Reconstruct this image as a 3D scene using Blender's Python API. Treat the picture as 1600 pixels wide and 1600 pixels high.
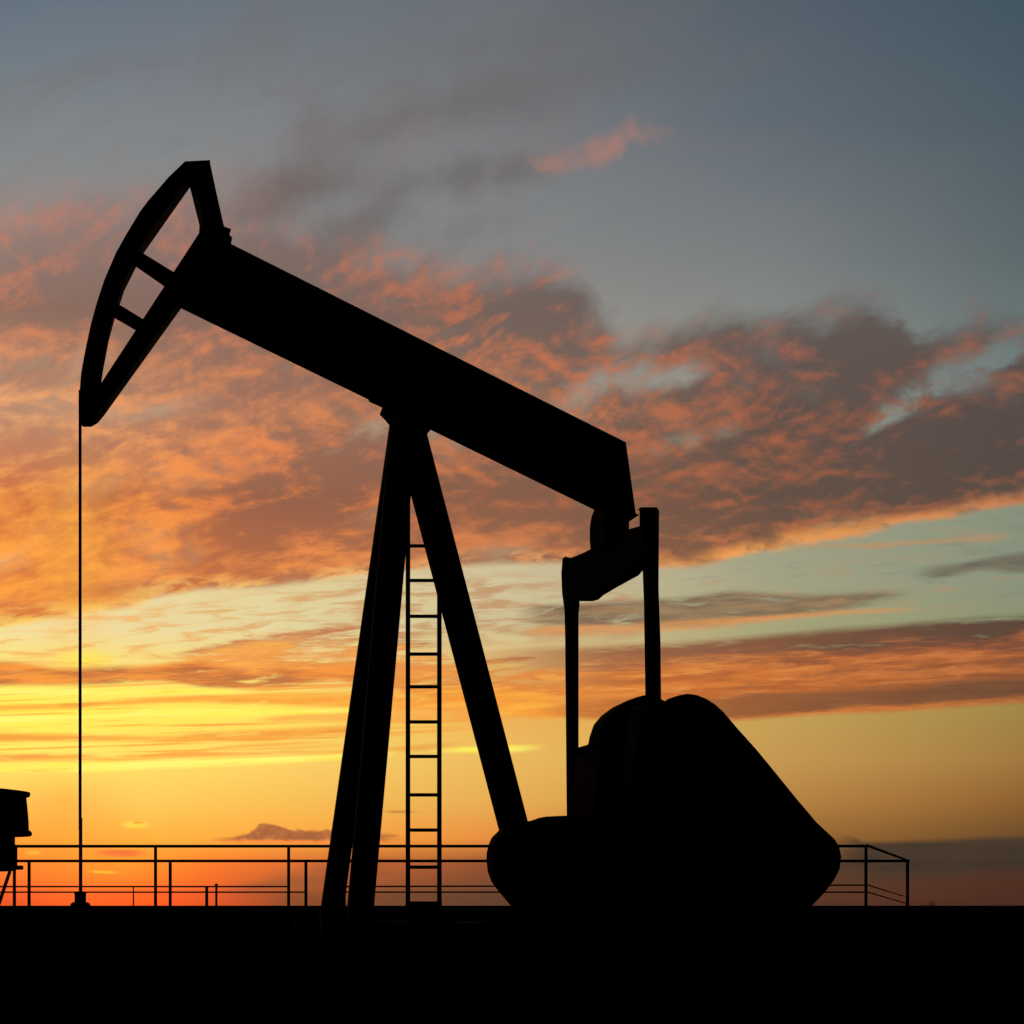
import bpy, bmesh, math, random
from mathutils import Vector, Matrix
from mathutils.geometry import tessellate_polygon
C = bpy.context.scene.collection
for o in list(bpy.data.objects):
    bpy.data.objects.remove(o)
SC = bpy.context.scene

# ------------------------------------------------------------------ camera
F, CX, CY, EYE = 2000.0, 800.0, 1415.0, 0.30        # focal length and horizon of the 1600 px photograph, eye height
cam_d = bpy.data.cameras.new("camera")
cam_d.sensor_width = 36.0
cam_d.lens = 36.0 * F / 1600.0
cam_d.shift_y = (CY - 800.0) / 1600.0
cam_d.clip_start, cam_d.clip_end = 0.05, 20000.0
cam = bpy.data.objects.new("camera", cam_d)
C.objects.link(cam)
cam.location = (0, 0, EYE)
cam.rotation_euler = (math.radians(90), 0, 0)
SC.camera = cam

# ------------------------------------------------------------------ view
SC.view_settings.view_transform = 'Standard'
SC.view_settings.look = 'None'
SC.view_settings.exposure = 0.0
SC.view_settings.gamma = 1.0
SC.view_settings.use_curve_mapping = False

# ------------------------------------------------------------------ sun (hidden low behind the cloud bands)
SUN_AZ, SUN_EL = math.radians(-18.0), math.radians(3.0)
sun_d = bpy.data.lights.new("sun", 'SUN')
sun_d.energy = 0.06
sun_d.angle = math.radians(8.0)
sun_d.color = (1.0, 0.62, 0.32)
sun = bpy.data.objects.new("sun", sun_d)
C.objects.link(sun)
to_sun = Vector((math.sin(SUN_AZ) * math.cos(SUN_EL), math.cos(SUN_AZ) * math.cos(SUN_EL), math.sin(SUN_EL)))
sun.rotation_euler = to_sun.to_track_quat('Z', 'Y').to_euler()
sun.location = (0, 0, 30)

# ------------------------------------------------------------------ world: dusk sky with cloud layers
W = bpy.data.worlds.new("World")
SC.world = W
W.use_nodes = True
NT = W.node_tree
NT.nodes.clear()


def lin(c):
    f = lambda v: v / 12.92 if v <= 0.04045 else ((v + 0.055) / 1.055) ** 2.4
    return tuple(f(v / 255.0) for v in c)


class S:
    """A scalar socket with arithmetic."""
    def __init__(s, sock): s.s = sock
    def _m(a, op, *b, clamp=False):
        n = NT.nodes.new('ShaderNodeMath'); n.operation = op; n.use_clamp = clamp
        for i, x in enumerate((a,) + b):
            if isinstance(x, S): NT.links.new(x.s, n.inputs[i])
            else: n.inputs[i].default_value = float(x)
        return S(n.outputs[0])
    def __add__(a, b): return S._m(a, 'ADD', b)
    def __sub__(a, b): return S._m(a, 'SUBTRACT', b)
    def __mul__(a, b): return S._m(a, 'MULTIPLY', b)
    def __truediv__(a, b): return S._m(a, 'DIVIDE', b)
    def __rsub__(a, b): return S._m(b, 'SUBTRACT', a)
    __radd__ = __add__
    __rmul__ = __mul__


def m(op, *a, clamp=False): return S._m(a[0], op, *a[1:], clamp=clamp)


def smooth(x, a, b, y0=0.0, y1=1.0):
    n = NT.nodes.new('ShaderNodeMapRange'); n.interpolation_type = 'SMOOTHSTEP'
    NT.links.new(x.s, n.inputs['Value'])
    for k, v in (('From Min', a), ('From Max', b), ('To Min', y0), ('To Max', y1)):
        n.inputs[k].default_value = v
    return S(n.outputs['Result'])


def lerpramp(x, a, b):
    n = NT.nodes.new('ShaderNodeMapRange'); n.clamp = True
    NT.links.new(x.s, n.inputs['Value'])
    n.inputs['From Min'].default_value = a; n.inputs['From Max'].default_value = b
    return S(n.outputs['Result'])


def vec(x, y, z=0.0):
    n = NT.nodes.new('ShaderNodeCombineXYZ')
    for i, v in enumerate((x, y, z)):
        if isinstance(v, S): NT.links.new(v.s, n.inputs[i])
        else: n.inputs[i].default_value = v
    return n.outputs[0]


def noise(v, scale=1.0, detail=5.0, rough=0.55, dist=0.0, color=False):
    n = NT.nodes.new('ShaderNodeTexNoise'); n.noise_dimensions = '3D'
    NT.links.new(v, n.inputs['Vector'])
    n.inputs['Scale'].default_value = scale; n.inputs['Detail'].default_value = detail
    n.inputs['Roughness'].default_value = rough; n.inputs['Distortion'].default_value = dist
    if color:
        sp = NT.nodes.new('ShaderNodeSeparateColor'); NT.links.new(n.outputs['Color'], sp.inputs[0])
        return S(sp.outputs[0]), S(sp.outputs[1])
    return S(n.outputs[0])


def mix(f, a, b):
    n = NT.nodes.new('ShaderNodeMix'); n.data_type = 'RGBA'; n.clamp_factor = True
    if isinstance(f, S): NT.links.new(f.s, n.inputs[0])
    else: n.inputs[0].default_value = f
    for i, c in ((6, a), (7, b)):
        if isinstance(c, tuple): n.inputs[i].default_value = lin(c) + (1,)
        else: NT.links.new(c, n.inputs[i])
    return n.outputs[2]


# sky chart: azimuth and elevation of the view direction, flattened on the sunset bearing and measured in
# units of F per radian so that numbers read like positions on the photograph (x to the right, y downwards)
tc = NT.nodes.new('ShaderNodeTexCoord')
sep = NT.nodes.new('ShaderNodeSeparateXYZ'); NT.links.new(tc.outputs['Generated'], sep.inputs[0])
DX, DY, DZ = (S(sep.outputs[i]) for i in range(3))
az = m('MINIMUM', m('MAXIMUM', m('ARCTAN2', DX, DY), -1.2), 1.2)
el = m('ARCSINE', DZ)
PX = m('TANGENT', az) * F + CX
PY = CY - (m('TANGENT', m('MINIMUM', m('MAXIMUM', el, -0.5), 1.3)) / m('COSINE', az)) * F


def grid(rows, x, y):
    """Colour from elevation rows, each a ramp along the azimuth."""
    x0, x1 = -800.0, 2400.0
    t = (x - x0) / (x1 - x0)
    out = None; prev = None
    for py, stops in rows:
        n = NT.nodes.new('ShaderNodeValToRGB'); r = n.color_ramp
        NT.links.new(t.s, n.inputs[0])
        if not isinstance(stops[0][1], tuple):
            stops = list(zip((0, 400, 800, 1200, 1600), stops))
        els = [((px - x0) / (x1 - x0), c) for px, c in stops]
        r.elements[0].position, r.elements[0].color = els[0][0], lin(els[0][1]) + (1,)
        r.elements[1].position, r.elements[1].color = els[-1][0], lin(els[-1][1]) + (1,)
        for p, c in els[1:-1]:
            e = r.elements.new(p); e.color = lin(c) + (1,)
        if out is None: out = n.outputs[0]
        else: out = mix(lerpramp(y, prev, py), out, n.outputs[0])
        prev = py
    return out


def curve(pts, x):
    x0, x1 = -400.0, 2000.0
    n = NT.nodes.new('ShaderNodeFloatCurve')
    NT.links.new(((x - x0) / (x1 - x0)).s, n.inputs['Value'])
    c = n.mapping.curves[0]
    pts = sorted(pts)
    q = [((px - x0) / (x1 - x0), py / 1600.0) for px, py in pts]
    if q[0][0] > 0.002: q.insert(0, (0.0, q[0][1]))
    if q[-1][0] < 0.998: q.append((1.0, q[-1][1]))
    c.points[0].location, c.points[1].location = q[0], q[-1]
    for p in q[1:-1]: c.points.new(*p)
    for p in c.points: p.handle_type = 'AUTO_CLAMPED'
    n.mapping.update()
    return S(n.outputs[0]) * 1600.0


def band(upper, lower, x, y, su, sl, end=70.0):
    """Soft band between two edges: (mask, height inside it from 0 at the top to 1 at the bottom)."""
    xs = [p[0] for p in upper]; x0, x1 = min(xs), max(xs)
    if min(xs) > -300: upper = [(min(xs) - 12, upper[0][1] + 25)] + upper; lower = [(min(xs) - 12, lower[0][1] - 25)] + lower
    if max(xs) < 1900: upper = upper + [(max(xs) + 12, upper[-1][1] + 25)]; lower = lower + [(max(xs) + 12, lower[-1][1] - 25)]
    U, L = curve(upper, x), curve(lower, x)
    a = smooth(y - U, -su * .5, su * .5) * smooth(L - y, -sl * .5, sl * .5)
    end = min(end, (x1 - x0) * 0.4)
    if x0 > -300: a = a * smooth(x, x0 - 5, x0 + end)
    if x1 < 1900: a = a * smooth(x, x1 - end, x1 + 5, 1.0, 0.0)
    t = m('MINIMUM', m('MAXIMUM', (y - U) / m('MAXIMUM', L - U, 2.0), -0.2), 1.2)
    return a, t, L


def blob(cx, cy, rx, ry, deg, x, y, core=0.15):
    c, k = math.cos(math.radians(deg)), math.sin(math.radians(deg))
    u = x * (c / rx) + (y * (k / rx) - (cx * c + cy * k) / rx)
    v = y * (c / ry) - (x * (k / ry) + (cy * c - cx * k) / ry)
    return smooth(m('SQRT', u * u + v * v), core, 1.0, 1.0, 0.0)


def total(items):
    out = items[0]
    for i in items[1:]: out = out + i
    return out


# --- clear air behind the clouds
CLEAR = [
    (-900, [(40, 50, 66), (40, 50, 64), (38, 47, 60), (32, 42, 54), (26, 36, 48)]),
    (-350, [(74, 88, 104), (76, 88, 100), (74, 82, 92), (60, 72, 84), (46, 62, 76)]),
    (0, [(98, 114, 128), (106, 115, 124), (104, 108, 113), (84, 95, 106), (64, 84, 97)]),
    (200, [(128, 134, 137), (128, 131, 134), (118, 122, 126), (96, 106, 115), (78, 92, 101)]),
    (400, [(148, 144, 141), (142, 140, 138), (133, 134, 134), (122, 126, 127), (92, 104, 107)]),
    (600, [(196, 164, 132), (180, 156, 130), (162, 152, 140), (142, 146, 138), (114, 126, 124)]),
    (800, [(228, 185, 135), (208, 178, 138), (190, 170, 136), (155, 158, 132), (134, 143, 121)]),
    (900, [(240, 212, 152), (226, 208, 154), (206, 192, 152), (162, 160, 131), (136, 144, 123)]),
    (980, [(242, 222, 160), (228, 212, 158), (206, 192, 146), (166, 162, 120), (140, 146, 110)]),
    (1045, [(253, 226, 112), (250, 216, 122), (230, 188, 112), (180, 156, 96), (146, 140, 90)]),
    (1110, [(255, 242, 84), (255, 228, 90), (236, 176, 86), (196, 160, 85), (160, 132, 68)]),
    (1185, [(254, 232, 104), (250, 212, 104), (233, 182, 92), (197, 152, 80), (160, 119, 62)]),
    (1250, [(0, (253, 192, 88)), (100, (253, 180, 76)), (220, (250, 200, 92)), (400, (246, 190, 85)), (800, (228, 170, 82)), (1200, (184, 131, 66)), (1600, (140, 95, 46))]),
    (1310, [(0, (255, 152, 52)), (250, (255, 170, 60)), (500, (245, 160, 60)), (800, (226, 135, 62)), (1200, (152, 102, 50)), (1600, (104, 70, 40))]),
    (1350, [(0, (255, 122, 48)), (200, (254, 145, 45)), (330, (245, 112, 42)), (480, (206, 98, 48)), (620, (176, 88, 48)), (800, (124, 70, 48)), (1200, (84, 60, 44)), (1600, (74, 48, 36))]),
    (1400, [(0, (232, 74, 40)), (120, (255, 92, 38)), (250, (255, 82, 36)), (340, (215, 74, 42)), (450, (130, 64, 44)), (620, (98, 60, 46)), (800, (84, 56, 46)), (1200, (90, 54, 40)), (1600, (74, 42, 34))]),
    (1440, [(0, (190, 60, 36)), (250, (215, 66, 34)), (450, (110, 56, 40)), (800, (76, 50, 42)), (1600, (66, 38, 30))]),
]
sky = grid(CLEAR, PX, PY)

# --- turbulence shared by the layers
tilt = PY + (PX - 800.0) * smooth(PY - PX * 0.15, 330.0, 800.0, 0.31, 0.19) + 136.0
stretch = smooth(PY, 500.0, 1200.0, 1.0, 0.55)
nxb = PX * stretch * 0.01
nyb = m('LOGARITHM', m('MAXIMUM', (1585.0 - tilt * 0.93), 60.0), math.e) * -9.5
BV = vec(nxb, nyb, 0.0)
w1, w2 = noise(BV, 0.55, 6.0, 0.6, 0.0, True)
wx = (w1 - 0.5) * 170.0
wy = (w2 - 0.5) * 120.0 * stretch
QX, QY = PX + wx, PY + wy                       # ragged chart for the cloud deck
SV = vec(PX * 0.0042, (PY + PX * 0.045) * 0.042, 3.7)
s1, s2 = noise(SV, 1.0, 5.0, 0.6, 0.3, True)
LX, LY = PX + (s1 - 0.5) * 60.0, PY + (s2 - 0.5) * 16.0     # gently frayed chart for the low streaks

# --- faint high grey cloud and the small pink one
high = noise(BV, 0.8, 5.0, 0.55, 0.2)
veil = noise(vec(nxb * 0.34, nyb, 7.7), 0.9, 6.0, 0.6, 0.6)
vm = smooth(PX, 700, 1300, 1.0, 0.15) * smooth(PY, 360, 520, 1.0, 0.0)
sky = mix(vm * smooth(veil, 0.46, 0.70) * 0.5, sky, mix(smooth(PY, 60, 330), (112, 108, 109), (136, 119, 116)))
sky = mix(vm * smooth(veil, 0.50, 0.30) * 0.30, sky, (112, 118, 124))
g1 = total([blob(470, 290, 230, 70, -12, QX, QY, 0.0), blob(740, 280, 190, 52, -6, QX, QY, 0.0), blob(560, 360, 190, 60, -28, QX, QY, 0.0), blob(420, 350, 160, 60, 0, QX, QY, 0.0) * 0.7,
            blob(900, 130, 300, 70, -12, QX, QY, 0.0) * 0.6, blob(620, 180, 300, 60, -14, QX, QY, 0.0) * 0.7, blob(780, 70, 300, 60, -12, QX, QY, 0.0) * 0.5, blob(1130, 100, 200, 70, -14, QX, QY, 0.0) * 0.4,
            blob(700, 360, 160, 50, -10, QX, QY, 0.0) * 0.5])
sky = mix(m('MINIMUM', g1, 1.0) * smooth(high, 0.24, 0.66) * 0.95, sky, mix(smooth(PX, 300, 1000), (112, 99, 97), (102, 102, 104)))
pk = total([blob(880, 258, 62, 26, -12, QX, QY), blob(945, 232, 34, 52, 20, QX, QY), blob(1000, 208, 60, 24, -8, QX, QY), blob(840, 264, 34, 18, 0, QX, QY)])
sky = mix(m('MINIMUM', pk, 1.0) * smooth(high, 0.34, 0.66) * 0.75, sky, (178, 124, 108))
pk2 = total([blob(60, 330, 260, 60, -8, QX, QY), blob(330, 300, 180, 70, 0, QX, QY)])
sky = mix(m('MINIMUM', pk2, 1.0) * smooth(high, 0.3, 0.65) * 0.45, sky, (158, 132, 126))

# --- the broad deck
UP = [(-400, 330), (0, 325), (150, 300), (300, 300), (380, 345), (470, 350), (560, 345), (640, 390), (760, 405), (860, 420), (930, 462),
      (1000, 512), (1060, 510), (1150, 495), (1300, 490), (1380, 480), (1450, 520), (1560, 500), (1640, 540), (2000, 520)]
LO = [(-400, 1010), (0, 980), (150, 955), (300, 925), (420, 918), (560, 900), (700, 888), (880, 882), (1030, 888), (1200, 864), (1300, 846),
      (1400, 826), (1500, 808), (1600, 786), (2000, 720)]
RX, RY = PX + wx * 0.6, PY + wy * smooth(PY - PX * -0.1, 700, 960, 0.55, 0.2)
deck, dt, deckL = band(UP, LO, RX, RY, 170.0, 26.0)
holes = total([blob(1395, 645, 120, 26, -30, RX, RY, 0.0) * 0.85, blob(1500, 590, 200, 46, -22, RX, RY, 0.0) * 0.75, blob(1590, 560, 110, 50, -15, RX, RY, 0.0) * 0.5, blob(1420, 500, 60, 60, 0, RX, RY, 0.0) * 0.6, blob(960, 590, 200, 50, -14, RX, RY, 0.0) * 0.62,
               blob(1080, 575, 130, 26, -20, RX, RY) * 0.5, blob(60, 580, 250, 90, 5, RX, RY) * 0.45, blob(270, 640, 190, 40, -6, RX, RY) * 0.4,
               blob(560, 680, 170, 46, -22, RX, RY, 0.0) * 0.7, blob(700, 430, 90, 50, -10, RX, RY, 0.0) * 0.4, blob(760, 560, 160, 50, 20, RX, RY) * 0.3, blob(900, 520, 120, 50, 0, RX, RY) * 0.45,
               blob(680, 690, 70, 40, 20, RX, RY) * 0.5, blob(1080, 690, 110, 26, -14, RX, RY, 0.0) * 0.55, blob(1200, 460, 100, 20, 0, RX, RY) * 0.3,
               blob(580, 410, 70, 40, 0, RX, RY) * 0.35])
thick = total([blob(1370, 545, 150, 70, -25, RX, RY), blob(1500, 700, 300, 80, -14, RX, RY), blob(1150, 800, 280, 60, -12, RX, RY) * 0.6,
               blob(480, 770, 300, 80, -27, RX, RY), blob(850, 475, 200, 44, -8, RX, RY, 0.0) * 0.7, blob(170, 475, 260, 70, 0, RX, RY) * 0.8, blob(120, 390, 300, 60, 0, RX, RY) * 0.45, blob(470, 420, 150, 50, 15, RX, RY),
               blob(760, 780, 150, 60, 0, RX, RY) * 0.4])
glow = total([blob(120, 870, 280, 110, -5, RX, RY), blob(330, 720, 260, 60, -14, RX, RY) * 0.7, blob(700, 460, 90, 30, -20, RX, RY) * 0.7,
              blob(1110, 640, 130, 50, -20, RX, RY) * 0.6, blob(1180, 740, 220, 40, -12, RX, RY) * 0.6, blob(560, 850, 160, 30, -8, RX, RY) * 0.5])
CV = vec(nxb * 0.62, nyb, 4.0)
CV2 = vec(nxb * 0.62 - 0.07, nyb + 0.13, 4.0)   # the same cloud sampled a little nearer the sun: lit and shaded sides
n_a = noise(CV, 1.1, 8.0, 0.60, 0.3)
n_b = noise(CV2, 1.1, 8.0, 0.60, 0.3)
fine = noise(CV, 3.4, 5.0, 0.55, 0.4)
dens = deck * 1.45 - 0.42 + (n_a - 0.5) * 1.7 + (fine - 0.5) * 0.5 - holes * smooth(n_a + (fine - 0.5) * 0.3, 0.68, 0.30, 0.15, 1.0) + thick * 0.3
alpha = smooth(dens, -0.12, 1.0)
relief = (n_a - n_b) * 1.5 + (fine - 0.5) * 0.55 + (n_a - 0.5) * -0.35 - thick * 0.20 + glow * 0.09
lit = smooth(relief - smooth(PX, 850, 1150) * smooth(PY + PX * 0.1, 830, 620) * 0.07, -0.15, 0.27)
lit = lit * (1.0 - smooth(PX, 900, 1300) * 0.22)
DARK = [
    (300, [(150, 132, 126), (126, 112, 110), (118, 112, 110), (96, 98, 104), (88, 94, 100)]),
    (480, [(140, 106, 92), (126, 99, 90), (112, 94, 87), (98, 86, 82), (90, 80, 76)]),
    (650, [(186, 134, 106), (160, 110, 88), (126, 97, 82), (94, 75, 68), (84, 70, 66)]),
    (780, [(206, 108, 56), (146, 90, 68), (130, 86, 66), (96, 73, 63), (80, 67, 61)]),
    (900, [(208, 100, 46), (182, 98, 58), (158, 98, 68), (118, 80, 60), (92, 74, 64)]),
]
LIT = [
    (300, [(186, 128, 108), (166, 120, 106), (166, 114, 100), (150, 110, 98), (150, 106, 94)]),
    (480, [(206, 118, 82), (196, 116, 82), (192, 108, 72), (174, 104, 80), (160, 98, 78)]),
    (650, [(240, 172, 116), (228, 138, 82), (206, 122, 78), (174, 96, 64), (148, 90, 66)]),
    (780, [(255, 162, 66), (242, 130, 60), (186, 102, 62), (176, 94, 56), (154, 90, 60)]),
    (900, [(255, 156, 56), (246, 146, 70), (222, 134, 78), (230, 138, 70), (204, 128, 82)]),
]
cdark, clit = grid(DARK, PX, PY), grid(LIT, PX, PY)
ccol = mix(lit, cdark, clit)
# warm lining along the lower rim, where the sun reaches under the deck
rim = smooth(deckL - RY + (n_a - 0.5) * 60.0, 2.0, 30.0, 1.0, 0.0)
EDGE = [(800, [(255, 205, 95), (248, 190, 110), (220, 150, 95), (246, 160, 80), (205, 128, 80)]), (900, [(255, 215, 100), (248, 190, 105), (232, 160, 95), (250, 164, 78), (205, 128, 80)])]
ccol = mix(rim * m('MAXIMUM', smooth(fine, 0.40, 0.62), smooth(PX, 850, 1100) * smooth(fine, 0.30, 0.52, 0.45, 1.0)) * 0.9, ccol, grid(EDGE, PX, PY))
sky = mix(alpha * 0.96, sky, ccol)
# pillar of light standing over the hidden sun
pillar = blob(118, 890, 95, 260, 0, PX, PY, 0.0) * 0.32
sky = mix(pillar, sky, (255, 184, 62))

# --- streaks under the deck
streak = noise(SV, 1.7, 6.0, 0.6, 0.2)
fleck = noise(vec(PX * 0.011, (PY + PX * 0.06) * 0.075, 9.1), 1.0, 5.0, 0.6, 0.4)


def streaks(upper, lower, dark, light, su=14.0, sl=10.0, amt=1.0, lo=0.38, hi=0.62, thin=0.4, fray=1.0):
    global sky
    x = PX + (LX - PX) * fray; y = PY + (LY - PY) * fray
    a, t, L = band(upper, lower, x, y, su, sl)
    if thin: a = a * smooth(fleck + streak * 0.5, 0.70 - thin * .6, 0.80 - thin * .2)
    sky = mix(a * amt, sky, mix(smooth(streak, lo, hi), dark, light))
    return a, t


# the brightest knot right above the sun
sky = mix(blob(128, 1034, 70, 26, -4, LX, LY, 0.0) * 0.9, sky, (255, 232, 84))
# thin fleck of orange through the pale gap
gapm, _, _ = band([(-400, 950), (300, 940), (700, 900), (1000, 930), (1040, 960)], [(-400, 1040), (300, 1040), (700, 1000), (1000, 1000), (1040, 990)], LX, LY, 40, 40)
sky = mix(gapm * smooth(fleck + smooth(PX, 200, 700) * 0.05, 0.47, 0.66) * 0.85, sky, mix(smooth(PX, 0, 800), (246, 182, 92), (192, 146, 104)))
# brown-grey wisp right of the crank
a, t = streaks([(790, 962), (860, 946), (1000, 936), (1060, 934), (1150, 924), (1260, 930), (1340, 927), (1425, 923)],
               [(790, 966), (860, 975), (1000, 978), (1100, 976), (1200, 968), (1300, 956), (1360, 942), (1425, 927)], (112, 88, 70), (150, 116, 84), 14, 12, 0.85)
streaks([(800, 985), (1030, 972), (1200, 962), (1350, 951), (1440, 948)], [(800, 992), (1030, 984), (1200, 973), (1350, 957), (1440, 951)], (204, 140, 84), (226, 150, 84), 9, 10, 0.75)
# long band: grey crown, orange belly, brown foot
B2U = [(240, 1036), (340, 1004), (440, 986), (560, 978), (680, 1000), (760, 1014), (1030, 1006), (1200, 992), (1400, 976), (1600, 962), (2000, 930)]
B2L = [(240, 1046), (400, 1050), (600, 1075), (800, 1112), (1040, 1126), (1130, 1124), (1300, 1116), (1600, 1098), (2000, 1070)]
a, t, _ = band(B2U, B2L, LX, LY, 16, 9)
body = mix(smooth(streak, 0.36, 0.64), grid([(1000, [(240, 140, 60), (222, 130, 62), (190, 108, 56), (170, 92, 48), (140, 80, 50)]), (1100, [(250, 160, 60), (244, 150, 60), (212, 120, 50), (180, 98, 46), (140, 82, 46)])], PX, PY),
           grid([(1000, [(250, 170, 80), (246, 166, 84), (224, 136, 72), (206, 116, 58), (176, 100, 58)]), (1100, [(255, 190, 74), (252, 172, 66), (238, 146, 62), (214, 122, 54), (186, 108, 54)])], PX, PY))
crown = smooth(t + (streak - 0.5) * 0.5, 0.14, 0.42, 1.0, 0.0)
body = mix(crown * 0.92, body, grid([(1000, [(196, 128, 80), (180, 118, 82), (136, 96, 70), (112, 82, 62), (86, 68, 58)])], PX, PY) if False else mix(smooth(PX, 300, 1600), (196, 122, 78), (84, 66, 56)))
body = mix(smooth(fleck + (streak - 0.5) * 0.3, 0.52, 0.66) * smooth(t, 0.1, 0.3) * 0.75, body, mix(smooth(PX, 500, 1600), (250, 178, 82), (198, 116, 64)))
body = mix(smooth(fleck, 0.46, 0.32) * 0.45, body, mix(smooth(PX, 400, 1500), (206, 120, 66), (98, 70, 54)))
foot = smooth(t + (streak - 0.5) * 0.3, 0.66, 0.78) * smooth(t + (streak - 0.5) * 0.15, 0.90, 1.0, 1.0, 0.0) * smooth(PX, 760, 1200)
body = mix(foot * 0.85, body, mix(smooth(PX, 900, 1600), (150, 92, 54), (102, 70, 50)))
solid = m('MAXIMUM', smooth(streak + t * 0.22 + (fleck - 0.5) * 0.5, 0.44, 0.66), smooth(PX, 640, 1000) * smooth(streak + t * 0.45 + (fleck - 0.5) * 0.6, 0.18, 0.50))
sky = mix(a * solid, sky, body)
# left bands over the hidden sun
thread = noise(vec(PX * 0.0034, (PY + PX * 0.035) * 0.14, 5.5), 1.0, 4.0, 0.6, 0.5)
tm, _, _ = band([(-400, 1030), (500, 1040), (900, 1060)], [(-400, 1205), (300, 1198), (640, 1150), (900, 1125)], PX, PY, 50, 30, 300)
sky = mix(tm * smooth(thread, 0.48, 0.68) * 0.9, sky, mix(smooth(PX, 0, 700), (250, 166, 60), (242, 150, 66)))
streaks([(-400, 1030), (0, 1034), (100, 1044), (200, 1041), (300, 1036), (400, 1048), (520, 1044), (620, 1052)],
        [(-400, 1072), (0, 1072), (180, 1068), (250, 1064), (320, 1072), (400, 1076), (520, 1062), (620, 1058)], (186, 100, 58), (246, 146, 58), 12, 10, 0.95)
streaks([(-400, 1104), (100, 1100), (250, 1088), (400, 1084), (560, 1082), (700, 1078), (900, 1090)],
        [(-400, 1116), (100, 1108), (300, 1098), (550, 1106), (700, 1112), (900, 1124)], (246, 152, 56), (252, 178, 66), 9, 9, 0.9, fray=0.5)
streaks([(380, 1126), (450, 1117), (540, 1110), (700, 1106), (800, 1112)], [(380, 1128), (450, 1128), (540, 1130), (700, 1130), (800, 1128)], (246, 160, 70), (250, 182, 84), 9, 8, 0.8, fray=0.5)
streaks([(-400, 1143), (150, 1147), (250, 1150), (350, 1142), (540, 1137), (640, 1135)], [(-400, 1160), (150, 1157), (300, 1156), (400, 1158), (500, 1150), (640, 1137)], (240, 146, 56), (250, 170, 66), 9, 8, 0.9, fray=0.5)
streaks([(-400, 1180), (60, 1178), (140, 1178), (185, 1185)], [(-400, 1192), (60, 1188), (140, 1184), (185, 1187)], (240, 146, 60), (250, 172, 68), 8, 7, 0.9, fray=0.5)
streaks([(420, 1179), (480, 1174), (560, 1170), (740, 1158)], [(420, 1182), (480, 1181), (560, 1178), (740, 1161)], (226, 150, 66), (246, 180, 74), 6, 6, 0.7, fray=0.5)
# bright threads of yellow
for up, lo_ in (([(-400, 1190), (100, 1192), (300, 1186), (520, 1180), (640, 1172)], [(-400, 1206), (100, 1206), (300, 1198), (520, 1188), (640, 1176)]),
                ([(-400, 1072), (100, 1076), (300, 1076), (400, 1082)], [(-400, 1082), (100, 1086), (300, 1084), (400, 1085)]),
                ([(-400, 1120), (100, 1116), (300, 1108), (560, 1108), (620, 1106)], [(-400, 1132), (100, 1128), (300, 1120), (560, 1113), (620, 1109)]),
                ([(660, 1172), (760, 1166), (860, 1164)], [(660, 1176), (760, 1176), (860, 1168)])):
    streaks(up, lo_, (254, 240, 84), (255, 250, 120), 8, 8, 0.85, fray=0.5)
# faint threads in the clear strip on the right
sm, _, _ = band([(860, 890), (1200, 870), (1600, 800), (2000, 760)], [(860, 970), (1200, 960), (1600, 945), (2000, 930)], PX, PY, 50, 50, 200)
sky = mix(sm * smooth(fleck, 0.52, 0.72) * 0.42, sky, (184, 138, 98))
sky = mix(sm * smooth(fleck, 0.46, 0.30) * 0.30, sky, (116, 116, 106))
streaks([(1190, 852), (1330, 850), (1450, 843), (1600, 830)], [(1190, 855), (1330, 857), (1450, 851), (1600, 838)], (184, 136, 92), (196, 140, 90), 9, 8, 0.5)
# right-hand grey wisp
streaks([(1420, 896), (1500, 881), (1560, 868), (1700, 860), (2000, 850)], [(1420, 899), (1450, 906), (1500, 897), (1545, 890), (1600, 894), (1700, 890), (2000, 880)], (88, 84, 74), (112, 106, 88), 14, 12, 0.85)
# low clouds near the horizon
pf = noise(vec(PX * 0.05, PY * 0.07, 2.2), 1.0, 4.0, 0.6)
a, _, _ = band([(318, 1313), (360, 1307), (392, 1300), (404, 1290), (416, 1286), (430, 1288), (444, 1293), (458, 1297), (480, 1298), (510, 1298), (540, 1300), (640, 1309)], [(318, 1315), (385, 1314), (640, 1314)], PX, PY + (pf - 0.5) * 14.0, 6, 6)
sky = mix(a * 0.95, sky, mix(smooth(pf, 0.4, 0.6), (150, 82, 58), (176, 100, 62)))
streaks([(325, 1313), (400, 1313), (620, 1313)], [(325, 1315), (400, 1318), (620, 1317)], (250, 130, 60), (250, 136, 60), 6, 6, 0.7, fray=0.3, thin=0.0)
streaks([(138, 1332), (165, 1328), (200, 1328), (238, 1333)], [(138, 1334), (165, 1337), (200, 1338), (238, 1335)], (232, 98, 54), (238, 110, 54), 5, 5, 0.9, fray=0.3, thin=0.0)
streaks([(186, 1284), (215, 1283), (238, 1286)], [(186, 1290), (215, 1293), (238, 1290)], (252, 214, 70), (252, 220, 74), 6, 6, 0.8, fray=0.3, thin=0.0)
streaks([(205, 1283), (228, 1284)], [(205, 1287), (228, 1286)], (222, 140, 60), (222, 140, 60), 5, 5, 0.8, fray=0.3, thin=0.0)
streaks([(40, 1330), (66, 1330)], [(40, 1335), (66, 1335)], (254, 190, 60), (254, 190, 60), 6, 6, 0.8, fray=0.3, thin=0.0)
streaks([(134, 1360), (190, 1362)], [(134, 1363), (190, 1365)], (254, 190, 55), (254, 190, 55), 4, 4, 0.8, fray=0.3, thin=0.0)
streaks([(596, 1267), (660, 1269)], [(596, 1270), (660, 1270)], (176, 104, 54), (176, 104, 54), 5, 5, 0.9, fray=0.3, thin=0.0)
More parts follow.
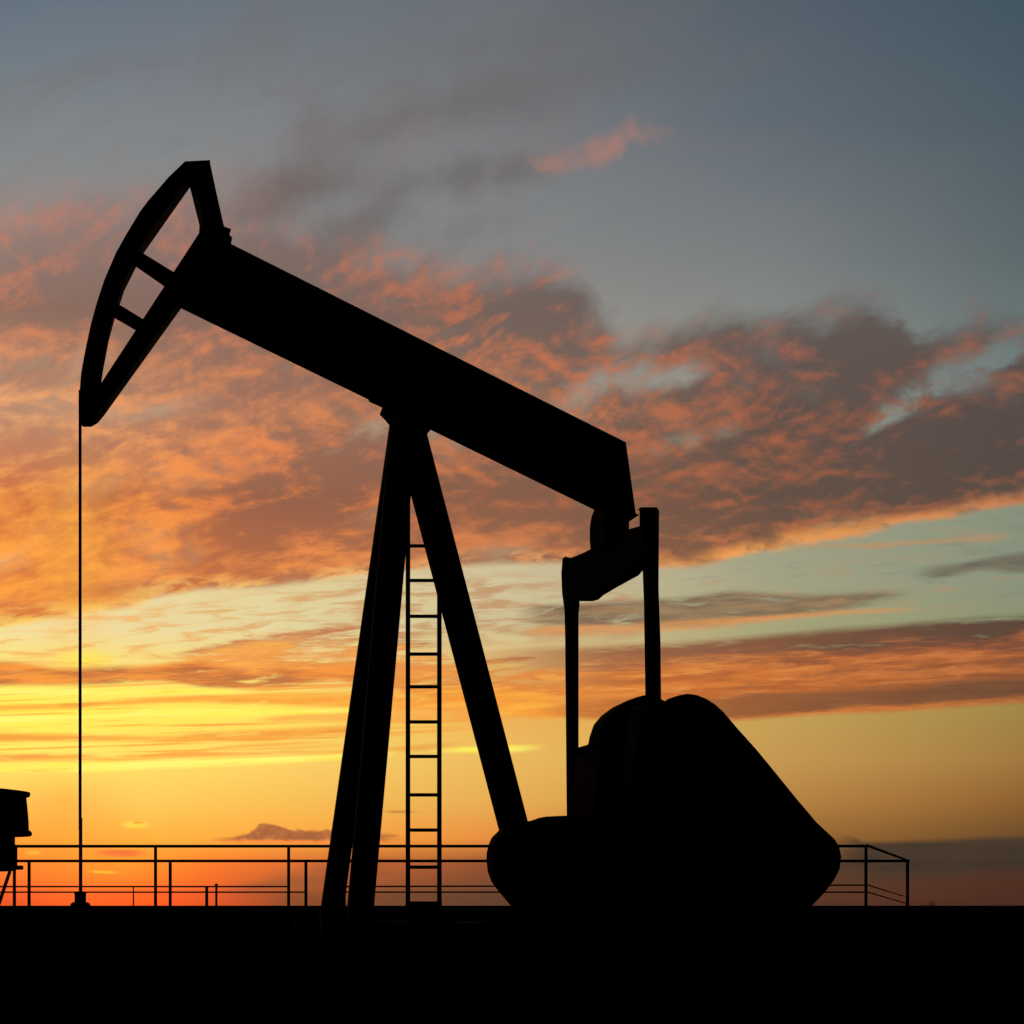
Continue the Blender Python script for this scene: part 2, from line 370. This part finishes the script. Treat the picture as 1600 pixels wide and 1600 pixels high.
streaks([(590, 1304), (626, 1305)], [(590, 1307), (626, 1307)], (190, 102, 54), (190, 102, 54), 4, 4, 0.8, fray=0.3, thin=0.0)
streaks([(330, 1388), (380, 1382), (430, 1370), (480, 1358), (540, 1346), (640, 1340)], [(330, 1393), (380, 1396), (430, 1392), (480, 1388), (540, 1380), (640, 1370)], (126, 72, 52), (160, 82, 52), 20, 20, 0.6, thin=0.0)
streaks([(1290, 1311), (1330, 1308), (1350, 1316), (1420, 1314), (1490, 1312), (1540, 1309), (1700, 1307), (2000, 1305)], [(1290, 1345), (1330, 1358), (1400, 1366), (1600, 1358), (2000, 1350)], (54, 46, 40), (64, 52, 44), 12, 30, 0.92, fray=0.6, thin=0.0)
streaks([(1060, 1147), (1110, 1146)], [(1060, 1150), (1110, 1150)], (206, 158, 78), (206, 158, 78), 5, 5, 0.6, fray=0.3, thin=0.0)

# away from the sunset the dome is already night-dark
fade = smooth(DY, -0.15, 0.74, 0.035, 1.0) * smooth(DZ, -0.30, -0.02)
hue = NT.nodes.new('ShaderNodeVectorMath'); hue.operation = 'SCALE'
NT.links.new(sky, hue.inputs[0]); NT.links.new(fade.s, hue.inputs['Scale'])
bg1 = NT.nodes.new('ShaderNodeBackground'); NT.links.new(hue.outputs[0], bg1.inputs['Color']); bg1.inputs['Strength'].default_value = 1.0
nsky = NT.nodes.new('ShaderNodeTexSky'); nsky.sky_type = 'NISHITA'; nsky.sun_disc = False
nsky.sun_elevation, nsky.sun_rotation = SUN_EL, SUN_AZ
bg2 = NT.nodes.new('ShaderNodeBackground'); NT.links.new(nsky.outputs[0], bg2.inputs['Color']); bg2.inputs['Strength'].default_value = 0.002
add = NT.nodes.new('ShaderNodeAddShader'); NT.links.new(bg1.outputs[0], add.inputs[0]); NT.links.new(bg2.outputs[0], add.inputs[1])
wo = NT.nodes.new('ShaderNodeOutputWorld'); NT.links.new(add.outputs[0], wo.inputs['Surface'])
W.cycles.sampling_method = 'NONE'
SC.cycles.max_bounces = 2
SC.cycles.use_adaptive_sampling = True
SC.cycles.adaptive_threshold = 0.02
SC.cycles.adaptive_min_samples = 6


# ------------------------------------------------------------------ materials
def material(name, base, rough=0.8, spec=0.1, metal=0.0, vary=0.5, scale=4.0, bump=0.0):
    mt = bpy.data.materials.new(name); mt.use_nodes = True
    nt = mt.node_tree; b = nt.nodes['Principled BSDF']
    tcn = nt.nodes.new('ShaderNodeTexCoord')
    nz = nt.nodes.new('ShaderNodeTexNoise'); nz.inputs['Scale'].default_value = scale; nz.inputs['Detail'].default_value = 8
    nt.links.new(tcn.outputs['Object'], nz.inputs['Vector'])
    rp = nt.nodes.new('ShaderNodeValToRGB')
    rp.color_ramp.elements[0].position, rp.color_ramp.elements[1].position = 0.35, 0.7
    rp.color_ramp.elements[0].color = tuple(c * (1 - vary) for c in base) + (1,)
    rp.color_ramp.elements[1].color = tuple(c * (1 + vary) for c in base) + (1,)
    nt.links.new(nz.outputs[0], rp.inputs[0]); nt.links.new(rp.outputs[0], b.inputs['Base Color'])
    b.inputs['Roughness'].default_value = rough; b.inputs['Specular IOR Level'].default_value = spec; b.inputs['Metallic'].default_value = metal
    if bump:
        bp = nt.nodes.new('ShaderNodeBump'); bp.inputs['Strength'].default_value = bump; bp.inputs['Distance'].default_value = 0.03
        nt.links.new(nz.outputs[0], bp.inputs['Height']); nt.links.new(bp.outputs[0], b.inputs['Normal'])
    return mt


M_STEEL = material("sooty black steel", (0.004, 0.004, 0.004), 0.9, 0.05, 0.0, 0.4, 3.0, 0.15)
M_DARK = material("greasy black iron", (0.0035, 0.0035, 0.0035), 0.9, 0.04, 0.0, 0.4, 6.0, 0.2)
M_PIPE = material("weathered dark pipe", (0.012, 0.010, 0.009), 0.85, 0.05, 0.0, 0.4, 8.0)
M_CABLE = material("oiled wire rope", (0.010, 0.009, 0.008), 0.8, 0.05, 0.0, 0.3, 30.0)
M_EARTH = material("damp black earth", (0.004, 0.0035, 0.003), 1.0, 0.0, 0.0, 0.6, 0.7, 0.6)
M_WEED = material("dry weed stalks", (0.03, 0.022, 0.012), 1.0, 0.0, 0.0, 0.4, 20.0)


# ------------------------------------------------------------------ builders
def link_mesh(name, bm, mat, parent=None, smooth_shade=False):
    bmesh.ops.recalc_face_normals(bm, faces=bm.faces[:])
    me = bpy.data.meshes.new(name); bm.to_mesh(me); bm.free()
    me.materials.append(mat)
    if smooth_shade:
        for p in me.polygons: p.use_smooth = True
    o = bpy.data.objects.new(name, me); C.objects.link(o)
    if parent is not None:
        o.parent = parent
        o.matrix_parent_inverse = world_of(parent).inverted()
    return o


def world_of(o):
    mt = o.matrix_basis.copy()
    if o.parent is not None:
        mt = world_of(o.parent) @ o.matrix_parent_inverse @ mt
    return mt


def thing(name, label, cat, loc, group=None):
    o = bpy.data.objects.new(name, None); C.objects.link(o)
    o.location = loc; o.empty_display_size = 0.3
    return tag(o, label, cat, group)


def tag(o, label, cat, group=None):
    o['label'] = label; o['category'] = cat
    if group: o['group'] = group
    return o


def at(px, py, Y):
    """World point at distance Y along the view axis."""
    return Vector(((px - CX) / F * Y, Y, EYE + (CY - py) / F * Y))


def tube(bm, a, b, r, seg=10, r2=None):
    a, b = Vector(a), Vector(b); d = b - a
    mt = Matrix.Translation((a + b) / 2) @ d.to_track_quat('Z', 'Y').to_matrix().to_4x4()
    bmesh.ops.create_cone(bm, cap_ends=True, segments=seg, radius1=r, radius2=r if r2 is None else r2, depth=d.length, matrix=mt)


def box(bm, lo, hi, mt=Matrix()):
    c = [(lo[i] + hi[i]) / 2 for i in range(3)]; s = [hi[i] - lo[i] for i in range(3)]
    bmesh.ops.create_cube(bm, size=1.0, matrix=mt @ Matrix.Translation(c) @ Matrix.Diagonal((*s, 1)))


def lathe(bm, profile, centre, seg=32):
    rings = []
    for r, z in profile:
        rings.append([bm.verts.new((centre[0] + r * math.cos(2 * math.pi * i / seg), centre[1] + r * math.sin(2 * math.pi * i / seg), z)) for i in range(seg)])
    for k in range(len(rings) - 1):
        for i in range(seg):
            j = (i + 1) % seg
            bm.faces.new((rings[k][i], rings[k][j], rings[k + 1][j], rings[k + 1][i]))
    bm.faces.new(rings[0]); bm.faces.new(rings[-1][::-1])


# ------------------------------------------------------------------ ground
bm = bmesh.new()
xs = [-6000, -1500, -400, -120, -40, -15, 0, 15, 40, 120, 400, 1500, 6000]
ys = [-400, -60, -10, 0, 8, 20, 40, 120, 400, 1500, 9000]
vv = [[bm.verts.new((x, y, 0.0)) for x in xs] for y in ys]
for j in range(len(ys) - 1):
    for i in range(len(xs) - 1):
        bm.faces.new((vv[j][i], vv[j][i + 1], vv[j + 1][i + 1], vv[j + 1][i]))
g = link_mesh('ground', bm, M_EARTH); g['kind'] = 'structure'

# ------------------------------------------------------------------ pumpjack
# machine plane: u along the beam (to the right, going away), n across it (towards the viewer)
TH = math.radians(20.0)
UV = Vector((math.cos(TH), math.sin(TH), 0)); NV = Vector((math.sin(TH), -math.cos(TH), 0))
ORG = Vector((0, 16.2, 0))
EYEV = Vector((0, 0, EYE))


def uz(px, py, w):
    """Machine coordinates (u, z) of the point seen at px, py on the sheet w metres in front of the machine plane."""
    r = Vector(((px - CX) / F, 1.0, (CY - py) / F))
    k = ((ORG - EYEV).dot(NV) + w) / r.dot(NV)
    P = EYEV + r * k
    return (P - ORG).dot(UV), P.z


def mw(u, w, z): return ORG + UV * u + NV * w + Vector((0, 0, z))


def proj(P): return CX + F * P.x / P.y, CY - F * (P.z - EYE) / P.y


def plate(bm, outline, w0, w1, inner=()):
    """Solid with the given outline, from w0 (far) to w1 (near). Each corner is set on the face whose edge shows there,
    `inner` marks corners that border an opening."""
    n = len(outline)
    area = sum(outline[i][0] * outline[(i + 1) % n][1] - outline[(i + 1) % n][0] * outline[i][1] for i in range(n))
    sg = 1.0 if area > 0 else -1.0
    pts = []
    for i, (px, py) in enumerate(outline):
        (ax, ay), (bx, by) = outline[i - 1], outline[(i + 1) % n]
        nx, ny = 0.0, 0.0
        for (p, q) in (((ax, ay), (px, py)), ((px, py), (bx, by))):
            ex, ey = q[0] - p[0], q[1] - p[1]; l = math.hypot(ex, ey) or 1.0
            nx += sg * ey / l; ny += -sg * ex / l
        u, z = uz(px, py, w1)
        qx, qy = proj(mw(u, w0, z))
        far = (qx - px) * nx + (qy - py) * ny > 0
        if far: u, z = uz(px, py, w0)
        pts.append((u, z))
    A = [bm.verts.new(mw(u, w1, z)) for u, z in pts]; B = [bm.verts.new(mw(u, w0, z)) for u, z in pts]
    for tri in tessellate_polygon([[Vector((px, py, 0)) for px, py in outline]]):
        bm.faces.new([A[i] for i in tri]); bm.faces.new([B[i] for i in reversed(tri)])
    for i in range(n):
        j = (i + 1) % n
        bm.faces.new((A[j], A[i], B[i], B[j]))


def plate_part(name, outline, w0, w1, mat, parent):
    bm = bmesh.new(); plate(bm, outline, w0, w1)
    return link_mesh(name, bm, mat, parent)


def bar(bm, a, b, wid, dep, up=None):
    """Rectangular bar from a to b; wid across in the machine plane, dep along n."""
    a, b = Vector(a), Vector(b); d = (b - a); l = d.length; d.normalize()
    s = NV.copy(); t = d.cross(s).normalized(); s = t.cross(d).normalized()
    R = Matrix((t, s, d)).transposed().to_4x4()
    bmesh.ops.create_cube(bm, size=1.0, matrix=Matrix.Translation((a + b) / 2) @ R @ Matrix.Diagonal((wid, dep, l, 1)))


pump = thing('pumpjack', 'large black oil pumpjack with its horsehead raised, standing in silhouette against the sunset', 'pumpjack', mw(0, 0, 0))

# walking beam
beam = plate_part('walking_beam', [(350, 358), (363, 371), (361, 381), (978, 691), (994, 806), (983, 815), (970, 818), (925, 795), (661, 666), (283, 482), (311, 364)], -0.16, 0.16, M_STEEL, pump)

# horsehead
arc_out = [(329, 250), (289, 252), (263, 277), (245, 298), (231, 314), (219, 330), (199, 363), (181, 395), (163, 437), (152, 470), (142, 506), (133, 548), (127, 581), (124, 619),
           (124, 662), (130, 667), (143, 667), (153, 661), (163, 649)]
arc_in = [(157, 601), (161, 580), (170, 533), (179.5, 497), (187, 477), (194, 455), (213, 417), (227, 392), (296, 294)]
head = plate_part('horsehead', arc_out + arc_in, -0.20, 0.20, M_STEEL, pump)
plate_part('back_bar', [(311, 364), (345, 372), (283, 482), (163, 649), (150, 640), (157, 600)], -0.17, 0.17, M_STEEL, head)
plate_part('top_brace', [(297, 294), (290, 256), (328, 253), (338, 300), (352, 362), (355, 380), (330, 392), (311, 364), (311.5, 352)], -0.17, 0.17, M_STEEL, head)
plate_part('strut', [(216, 391), (281, 431), (266, 454), (204, 411)], -0.12, 0.12, M_STEEL, head)
plate_part('strut', [(180, 472), (236, 506), (222, 522), (172, 493)], -0.12, 0.12, M_STEEL, head)

# bridle cable and polished rod
bm = bmesh.new()
tY = (ORG + UV * uz(125, 640, 0)[0]).y
tube(bm, at(125.2, 610, tY), at(125.2, 1296, tY), 0.0175, 8)
link_mesh('bridle_cable', bm, M_CABLE, pump, True)
bm = bmesh.new()
tube(bm, at(125.9, 1278, tY), at(125.9, 1394, tY), 0.0195, 10)
link_mesh('polished_rod', bm, M_CABLE, pump, True)

# saddle bearing under the beam
plate_part('saddle_bearing', [(573, 620), (577, 628), (597, 637), (593, 648), (602, 657), (611, 668), (618, 690), (658, 690), (664, 655), (640, 620)], -0.24, 0.24, M_DARK, pump)

# samson post: near and far front legs and a rear leg, each standing on the ground
def leg(top_l, top_r, bot_l, bot_r, w_top, w_bot, d=0.16):
    bm = bmesh.new()
    A = []
    for (px, py), w in ((top_l, w_top), (top_r, w_top), (bot_r, w_bot), (bot_l, w_bot)):
        u, z = uz(px, py, w)
        if w == w_bot and py > CY: z = 0.0
        A.append((u, w, z))
    near = [bm.verts.new(mw(u, w + d / 2, z)) for u, w, z in A]; far = [bm.verts.new(mw(u, w - d / 2, z)) for u, w, z in A]
    bm.faces.new(near); bm.faces.new(far[::-1])
    for i in range(4):
        j = (i + 1) % 4
        bm.faces.new((near[j], near[i], far[i], far[j]))
    return link_mesh('leg', bm, M_STEEL, pump)


def on_line(p, q, y):
    t = (y - p[1]) / (q[1] - p[1]); return (p[0] + (q[0] - p[0]) * t, y)


GY = 1453.0
fl = ((609, 669), (503, 1413)); fr = ((637, 669), (537, 1413))
nl = ((609, 669), (544, 1413)); nr = ((650, 669), (583, 1413))
rl = ((642, 764), (782, 1298)); rr = ((662, 668), (822, 1284))
for L_, R_, wt, wb, dd in ((fl, fr, -0.14, -0.75, 0.10), (nl, nr, 0.14, 0.75, 0.10), (rl, rr, 0.0, 0.0, 0.12)):
    leg(on_line(*L_, 664), on_line(*R_, 664), on_line(*L_, GY), on_line(*R_, GY), wt, wb, dd)

# ladder up the post
bm = bmesh.new()
lw = -0.10
lad = None
Yl = mw(uz(661, 1000, lw)[0], lw, 0).y


def lad_pt(px, py):
    u, z = uz(px, py, lw); return mw(u, lw, max(z, 0.0))


rungs = [853, 907, 963, 1022, 1073, 1128, 1182, 1242, 1297, 1355]
bm = bmesh.new()
bar(bm, lad_pt(637.4, 715), lad_pt(637.4, 1500), 0.046, 0.05)
lad = link_mesh('ladder', bm, M_PIPE, pump)
bm = bmesh.new()
bar(bm, lad_pt(686.5, 880), lad_pt(686.5, 1500), 0.046, 0.05)
link_mesh('rail', bm, M_PIPE, lad)
for y in rungs:
    bm = bmesh.new(); tube(bm, lad_pt(637.4, y), lad_pt(686.5, y), 0.022, 8); link_mesh('rung', bm, M_PIPE, lad)
bm = bmesh.new(); bar(bm, lad_pt(635.5, 1413), lad_pt(688.5, 1413), 0.075, 0.12); link_mesh('foot_plate', bm, M_PIPE, lad)

# tail: bearing, equalizer, pitman arms
plate_part('tail_bearing', [(928, 797), (924, 808), (921.5, 825), (921.5, 845), (923, 862), (950, 885), (975, 870), (983, 840), (983, 812), (978, 775), (962, 772)], -0.22, 0.22, M_DARK, pump)
WP = 1.18
bm = bmesh.new()
secs = []
for w, cx, top, bot in ((-WP + 0.03, 893, 873, 931), (-0.98, 902, 872, 937), (-0.76, 915, 867, 939.5), (-0.58, 924, 863, 937), (-0.40, 932, 859, 930), (0.0, 954, 846, 917), (0.62, 987, 831, 899), (0.80, 996, 826, 888), (WP - 0.03, 1014, 821, 866)):
    secs.append([bm.verts.new(mw(*(lambda q: (q[0], w, q[1]))(uz(px, py, w)))) for px, py in ((cx - 11, top), (cx + 11, top), (cx + 11, bot), (cx - 11, bot))])
for a_, b_ in zip(secs, secs[1:]):
    for i in range(4):
        j = (i + 1) % 4
        bm.faces.new((a_[i], a_[j], b_[j], b_[i]))
bm.faces.new(secs[0]); bm.faces.new(secs[-1][::-1])
link_mesh('equalizer', bm, M_DARK, pump)
plate_part('pitman_arm', [(999, 797), (1001.5, 792.5), (1026, 792.5), (1030, 798), (1029, 918), (1032, 1000), (1033.5, 1130), (1009, 1130), (1007, 1000), (1006, 940), (1004, 888), (999.5, 826)], WP - 0.05, WP + 0.05, M_STEEL, pump)
plate_part('pitman_arm', [(879, 872.5), (892, 872.5), (906, 875), (905.5, 946), (904, 960), (904, 1170), (903, 1330), (886, 1330), (883, 1000), (882, 955), (878, 925), (877, 895)], -WP - 0.05, -WP + 0.05, M_STEEL, pump)

# cranks with their counterweights, gear reducer between them, belt guard in front, skid below
near_cw = [(985, 1110), (1010, 1100), (1034, 1098), (1046, 1092), (1060, 1086.5), (1074, 1084), (1089, 1086), (1104, 1092), (1118, 1101), (1131, 1113), (1153, 1139), (1181, 1170), (1209, 1204), (1243, 1246), (1276, 1285),
           (1303, 1310), (1311, 1322), (1314.5, 1338), (1312, 1358), (1304, 1374), (1289, 1394), (1271, 1413), (1250, 1432), (1000, 1432), (960, 1300)]
far_cw = [(903, 1300), (903, 1168), (913, 1166), (919, 1163), (921, 1152), (924, 1143), (928, 1132), (939, 1119), (956, 1106), (980, 1094.5), (996, 1089), (1010, 1085.5), (1030, 1090), (1060, 1110), (1100, 1200), (1100, 1400), (920, 1400)]
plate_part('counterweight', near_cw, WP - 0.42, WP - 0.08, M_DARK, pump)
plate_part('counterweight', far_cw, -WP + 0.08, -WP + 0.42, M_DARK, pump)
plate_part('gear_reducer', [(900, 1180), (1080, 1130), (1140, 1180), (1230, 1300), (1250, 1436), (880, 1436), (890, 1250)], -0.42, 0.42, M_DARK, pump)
plate_part('belt_guard', [(905, 1274), (884, 1274.5), (868, 1275), (852, 1276), (838, 1279.5), (824, 1284), (800, 1286), (789, 1290), (779, 1298), (768, 1309), (763, 1321), (760.5, 1332), (760, 1342), (762, 1362), (768, 1378), (780, 1394), (796, 1413), (815, 1432), (1000, 1432), (1000, 1300)],
           0.10, 0.34, M_DARK, pump)
bm = bmesh.new()
uA, uB = uz(480, 1440, 0)[0], uz(1275, 1440, 0)[0]
for w in (-0.8, 0.8):
    bmesh.ops.create_cube(bm, size=1.0, matrix=Matrix.Translation(mw((uA + uB) / 2, w, 0.05)) @ Matrix.Rotation(TH, 4, 'Z') @ Matrix.Diagonal((uB - uA, 0.16, 0.10, 1)))
for k in range(5):
    u = uA + (uB - uA) * (k + 0.5) / 5
    bmesh.ops.create_cube(bm, size=1.0, matrix=Matrix.Translation(mw(u, 0, 0.045)) @ Matrix.Rotation(TH, 4, 'Z') @ Matrix.Diagonal((0.16, 1.44, 0.084, 1)))
link_mesh('skid_base', bm, M_STEEL, pump)

# ------------------------------------------------------------------ wellhead under the rod
wc = at(125.5, 1415, tY); k_ = tY / F
well = thing('wellhead', 'small stubby wellhead on the ground right under the hanging pump rod', 'wellhead', (wc.x, wc.y, 0))
zz = lambda py: EYE + (CY - py) * k_
bm = bmesh.new(); lathe(bm, [(0.115, 0.0), (0.115, zz(1414.5)), (14.5 * k_, zz(1414.5)), (14.5 * k_, zz(1412)), (11.5 * k_, zz(1410)), (9 * k_, zz(1409.6))], wc, 24)
link_mesh('casing_flange', bm, M_DARK, well)
bm = bmesh.new(); lathe(bm, [(8.6 * k_, zz(1409.6)), (8.6 * k_, zz(1398)), (9 * k_, zz(1397)), (9 * k_, zz(1394)), (7.5 * k_, zz(1393)), (3.5 * k_, zz(1392.5))], wc, 24)
link_mesh('stuffing_box', bm, M_DARK, well)

# ------------------------------------------------------------------ pipe railings
Y1, Y2 = 21.0, 27.9
r1, r2 = 2.3 * Y1 / F, 2.2 * Y2 / F


def post(px, py, Y, r, parent):
    bm = bmesh.new(); t = at(px, py, Y)
    tube(bm, (t.x, t.y, 0.0), t, r, 10)
    return link_mesh('post', bm, M_PIPE, parent)


def rail(name, a, b, r, parent):
    bm = bmesh.new(); tube(bm, a, b, r, 10); return link_mesh(name, bm, M_PIPE, parent)


front = thing('guard_railing', 'taller pipe railing running behind the pumpjack legs, nearer of the two', 'railing', at(800, 1322, Y1), 'pipe railings round the pad')
front.location.z = 0
rail('top_rail', at(-160, 1322.3, Y1), at(1353, 1322.0, Y1), r1, front)
rail('mid_rail', at(-160, 1385.3, Y1), at(451, 1385.3, Y1), r1 * 0.55, front)
rail('mid_rail', at(538, 1385.3, Y1), at(1353, 1383, Y1), r1 * 0.55, front)
for px in (-186, 22.5, 243, 451, 538, 1353):
    post(px, 1320.5, Y1, r1 * 1.05, front)
back = thing('guard_railing', 'lower-looking pipe railing behind the other, with sloping side rails at its right end', 'railing', at(900, 1345, Y2), 'pipe railings round the pad')
back.location.z = 0
rail('top_rail', at(-160, 1345.3, Y2), at(1421, 1345.3, Y2), r2, back)
rail('mid_rail', at(-160, 1394, Y2), at(477, 1394, Y2), r2 * 0.55, back)
rail('mid_rail', at(522, 1394, Y2), at(1353, 1394, Y2), r2 * 0.55, back)
for px in (-176, 45.5, 266, 478, 522, 1418):
    post(px, 1345.3, Y2, r2 * 1.1, back)
rail('side_rail', at(1355, 1321, Y1 + 0.05), at(1420, 1345, Y2), r1, back)
rail('side_rail', at(1356, 1383, Y1 + 0.05), at(1411, 1400, Y2), r1 * 0.5, back)
rail('side_rail', at(1356, 1394, Y1 + 0.05), at(1417, 1412, Y2), r1 * 0.5, back)

# short posts beyond the railings
for px, py, rr_, cap, Y, lab in ((208.5, 1385, 1.0, 0, 33.0, 'thin short post standing alone between the wellhead and the tall rail post'),
                                 (323, 1386, 2.4, 0, 31.0, 'short stout post, left one of a close pair beyond the railings'),
                                 (338, 1383, 1.7, 1, 31.0, 'short post with a knob on top, right one of a close pair beyond the railings')):
    t = at(px, py, Y); root = thing('short_post', lab, 'post', (t.x, t.y, 0), 'short posts beyond the railings')
    bm = bmesh.new(); tube(bm, (t.x, t.y, 0), t, rr_ * Y / F, 10); link_mesh('shaft', bm, M_PIPE, root)
    bm = bmesh.new()
    if cap: bmesh.ops.create_uvsphere(bm, u_segments=12, v_segments=8, radius=2.6 * Y / F, matrix=Matrix.Translation(t))
    else: tube(bm, t - Vector((0, 0, 0.01)), t + Vector((0, 0, 0.012)), rr_ * 1.15 * Y / F, 10)
    link_mesh('cap', bm, M_PIPE, root)

# ------------------------------------------------------------------ raised drum at the left edge
YT = 19.0; kt = YT / F; tcn = at(-22, 1300, YT)
tank = thing('raised_tank', 'dark drum with rimmed lid raised on splayed legs, cut off by the left edge', 'tank', (tcn.x, tcn.y, 0))
zt = lambda py: EYE + (CY - py) * kt
R = lambda px: (px + 22) * kt
bm = bmesh.new(); lathe(bm, [(R(37), zt(1243)), (R(39), zt(1262)), (R(40.5), zt(1280)), (R(41), zt(1297))], tcn, 40); link_mesh('drum', bm, M_DARK, tank, False)
bm = bmesh.new(); lathe(bm, [(R(42), zt(1243)), (R(43), zt(1241)), (R(43), zt(1237)), (R(20), zt(1234))], tcn, 40); link_mesh('lid', bm, M_DARK, tank)
bm = bmesh.new(); lathe(bm, [(R(44), zt(1305)), (R(45.5), zt(1303.5)), (R(45.5), zt(1300)), (R(43), zt(1297))], tcn, 40); link_mesh('rim', bm, M_DARK, tank)
bm = bmesh.new(); lathe(bm, [(R(24), zt(1353)), (R(24), zt(1322)), (R(20.5), zt(1318)), (R(20.5), zt(1305))], tcn, 32); link_mesh('neck', bm, M_DARK, tank)
bm = bmesh.new(); lathe(bm, [(R(12), zt(1361)), (R(22), zt(1360)), (R(23), zt(1353))], tcn, 32); link_mesh('base_plate', bm, M_DARK, tank)
bm = bmesh.new(); tube(bm, (tcn.x + R(18), tcn.y, zt(1356)), (tcn.x + R(35.5), tcn.y, zt(1355.6)), 3.4 * kt, 12); link_mesh('spigot', bm, M_DARK, tank)
for a in (15, 105, 195, 285):
    c, s = math.cos(math.radians(a)), math.sin(math.radians(a))
    bm = bmesh.new()
    tube(bm, (tcn.x + R(14) * c, tcn.y + R(14) * s, zt(1358)), (tcn.x + R(-8) * c * 0.6, tcn.y + R(-8) * s * 0.6, 0.0), 2.6 * kt, 8)
    link_mesh('leg', bm, M_PIPE, tank)

# ------------------------------------------------------------------ weed on the skyline
random.seed(4)
YW = 24.0; wb_ = at(1450, 1415, YW)
bm = bmesh.new()
for k in range(11):
    a = random.uniform(-0.9, 0.9); h = random.uniform(0.33, 0.43); d = random.uniform(-0.5, 0.5)
    p0 = Vector((wb_.x + random.uniform(-0.02, 0.02), wb_.y + random.uniform(-0.02, 0.02), 0))
    p1 = p0 + Vector((a * h * 0.18, d * h * 0.2, h * 0.55)); p2 = p1 + Vector((a * h * 0.28, d * h * 0.25, h * 0.38))
    tube(bm, p0, p1, 0.006, 5, 0.005); tube(bm, p1, p2, 0.005, 5, 0.002)
    for q in range(3):
        b0 = p1.lerp(p2, random.uniform(0.1, 0.9)); tube(bm, b0, b0 + Vector((random.uniform(-.06, .06), random.uniform(-.04, .04), random.uniform(0.02, .06))), 0.004, 4, 0.0015)
tag(link_mesh('weed', bm, M_WEED), 'tiny scraggly weed on the ground line, right of the railing end', 'weed')
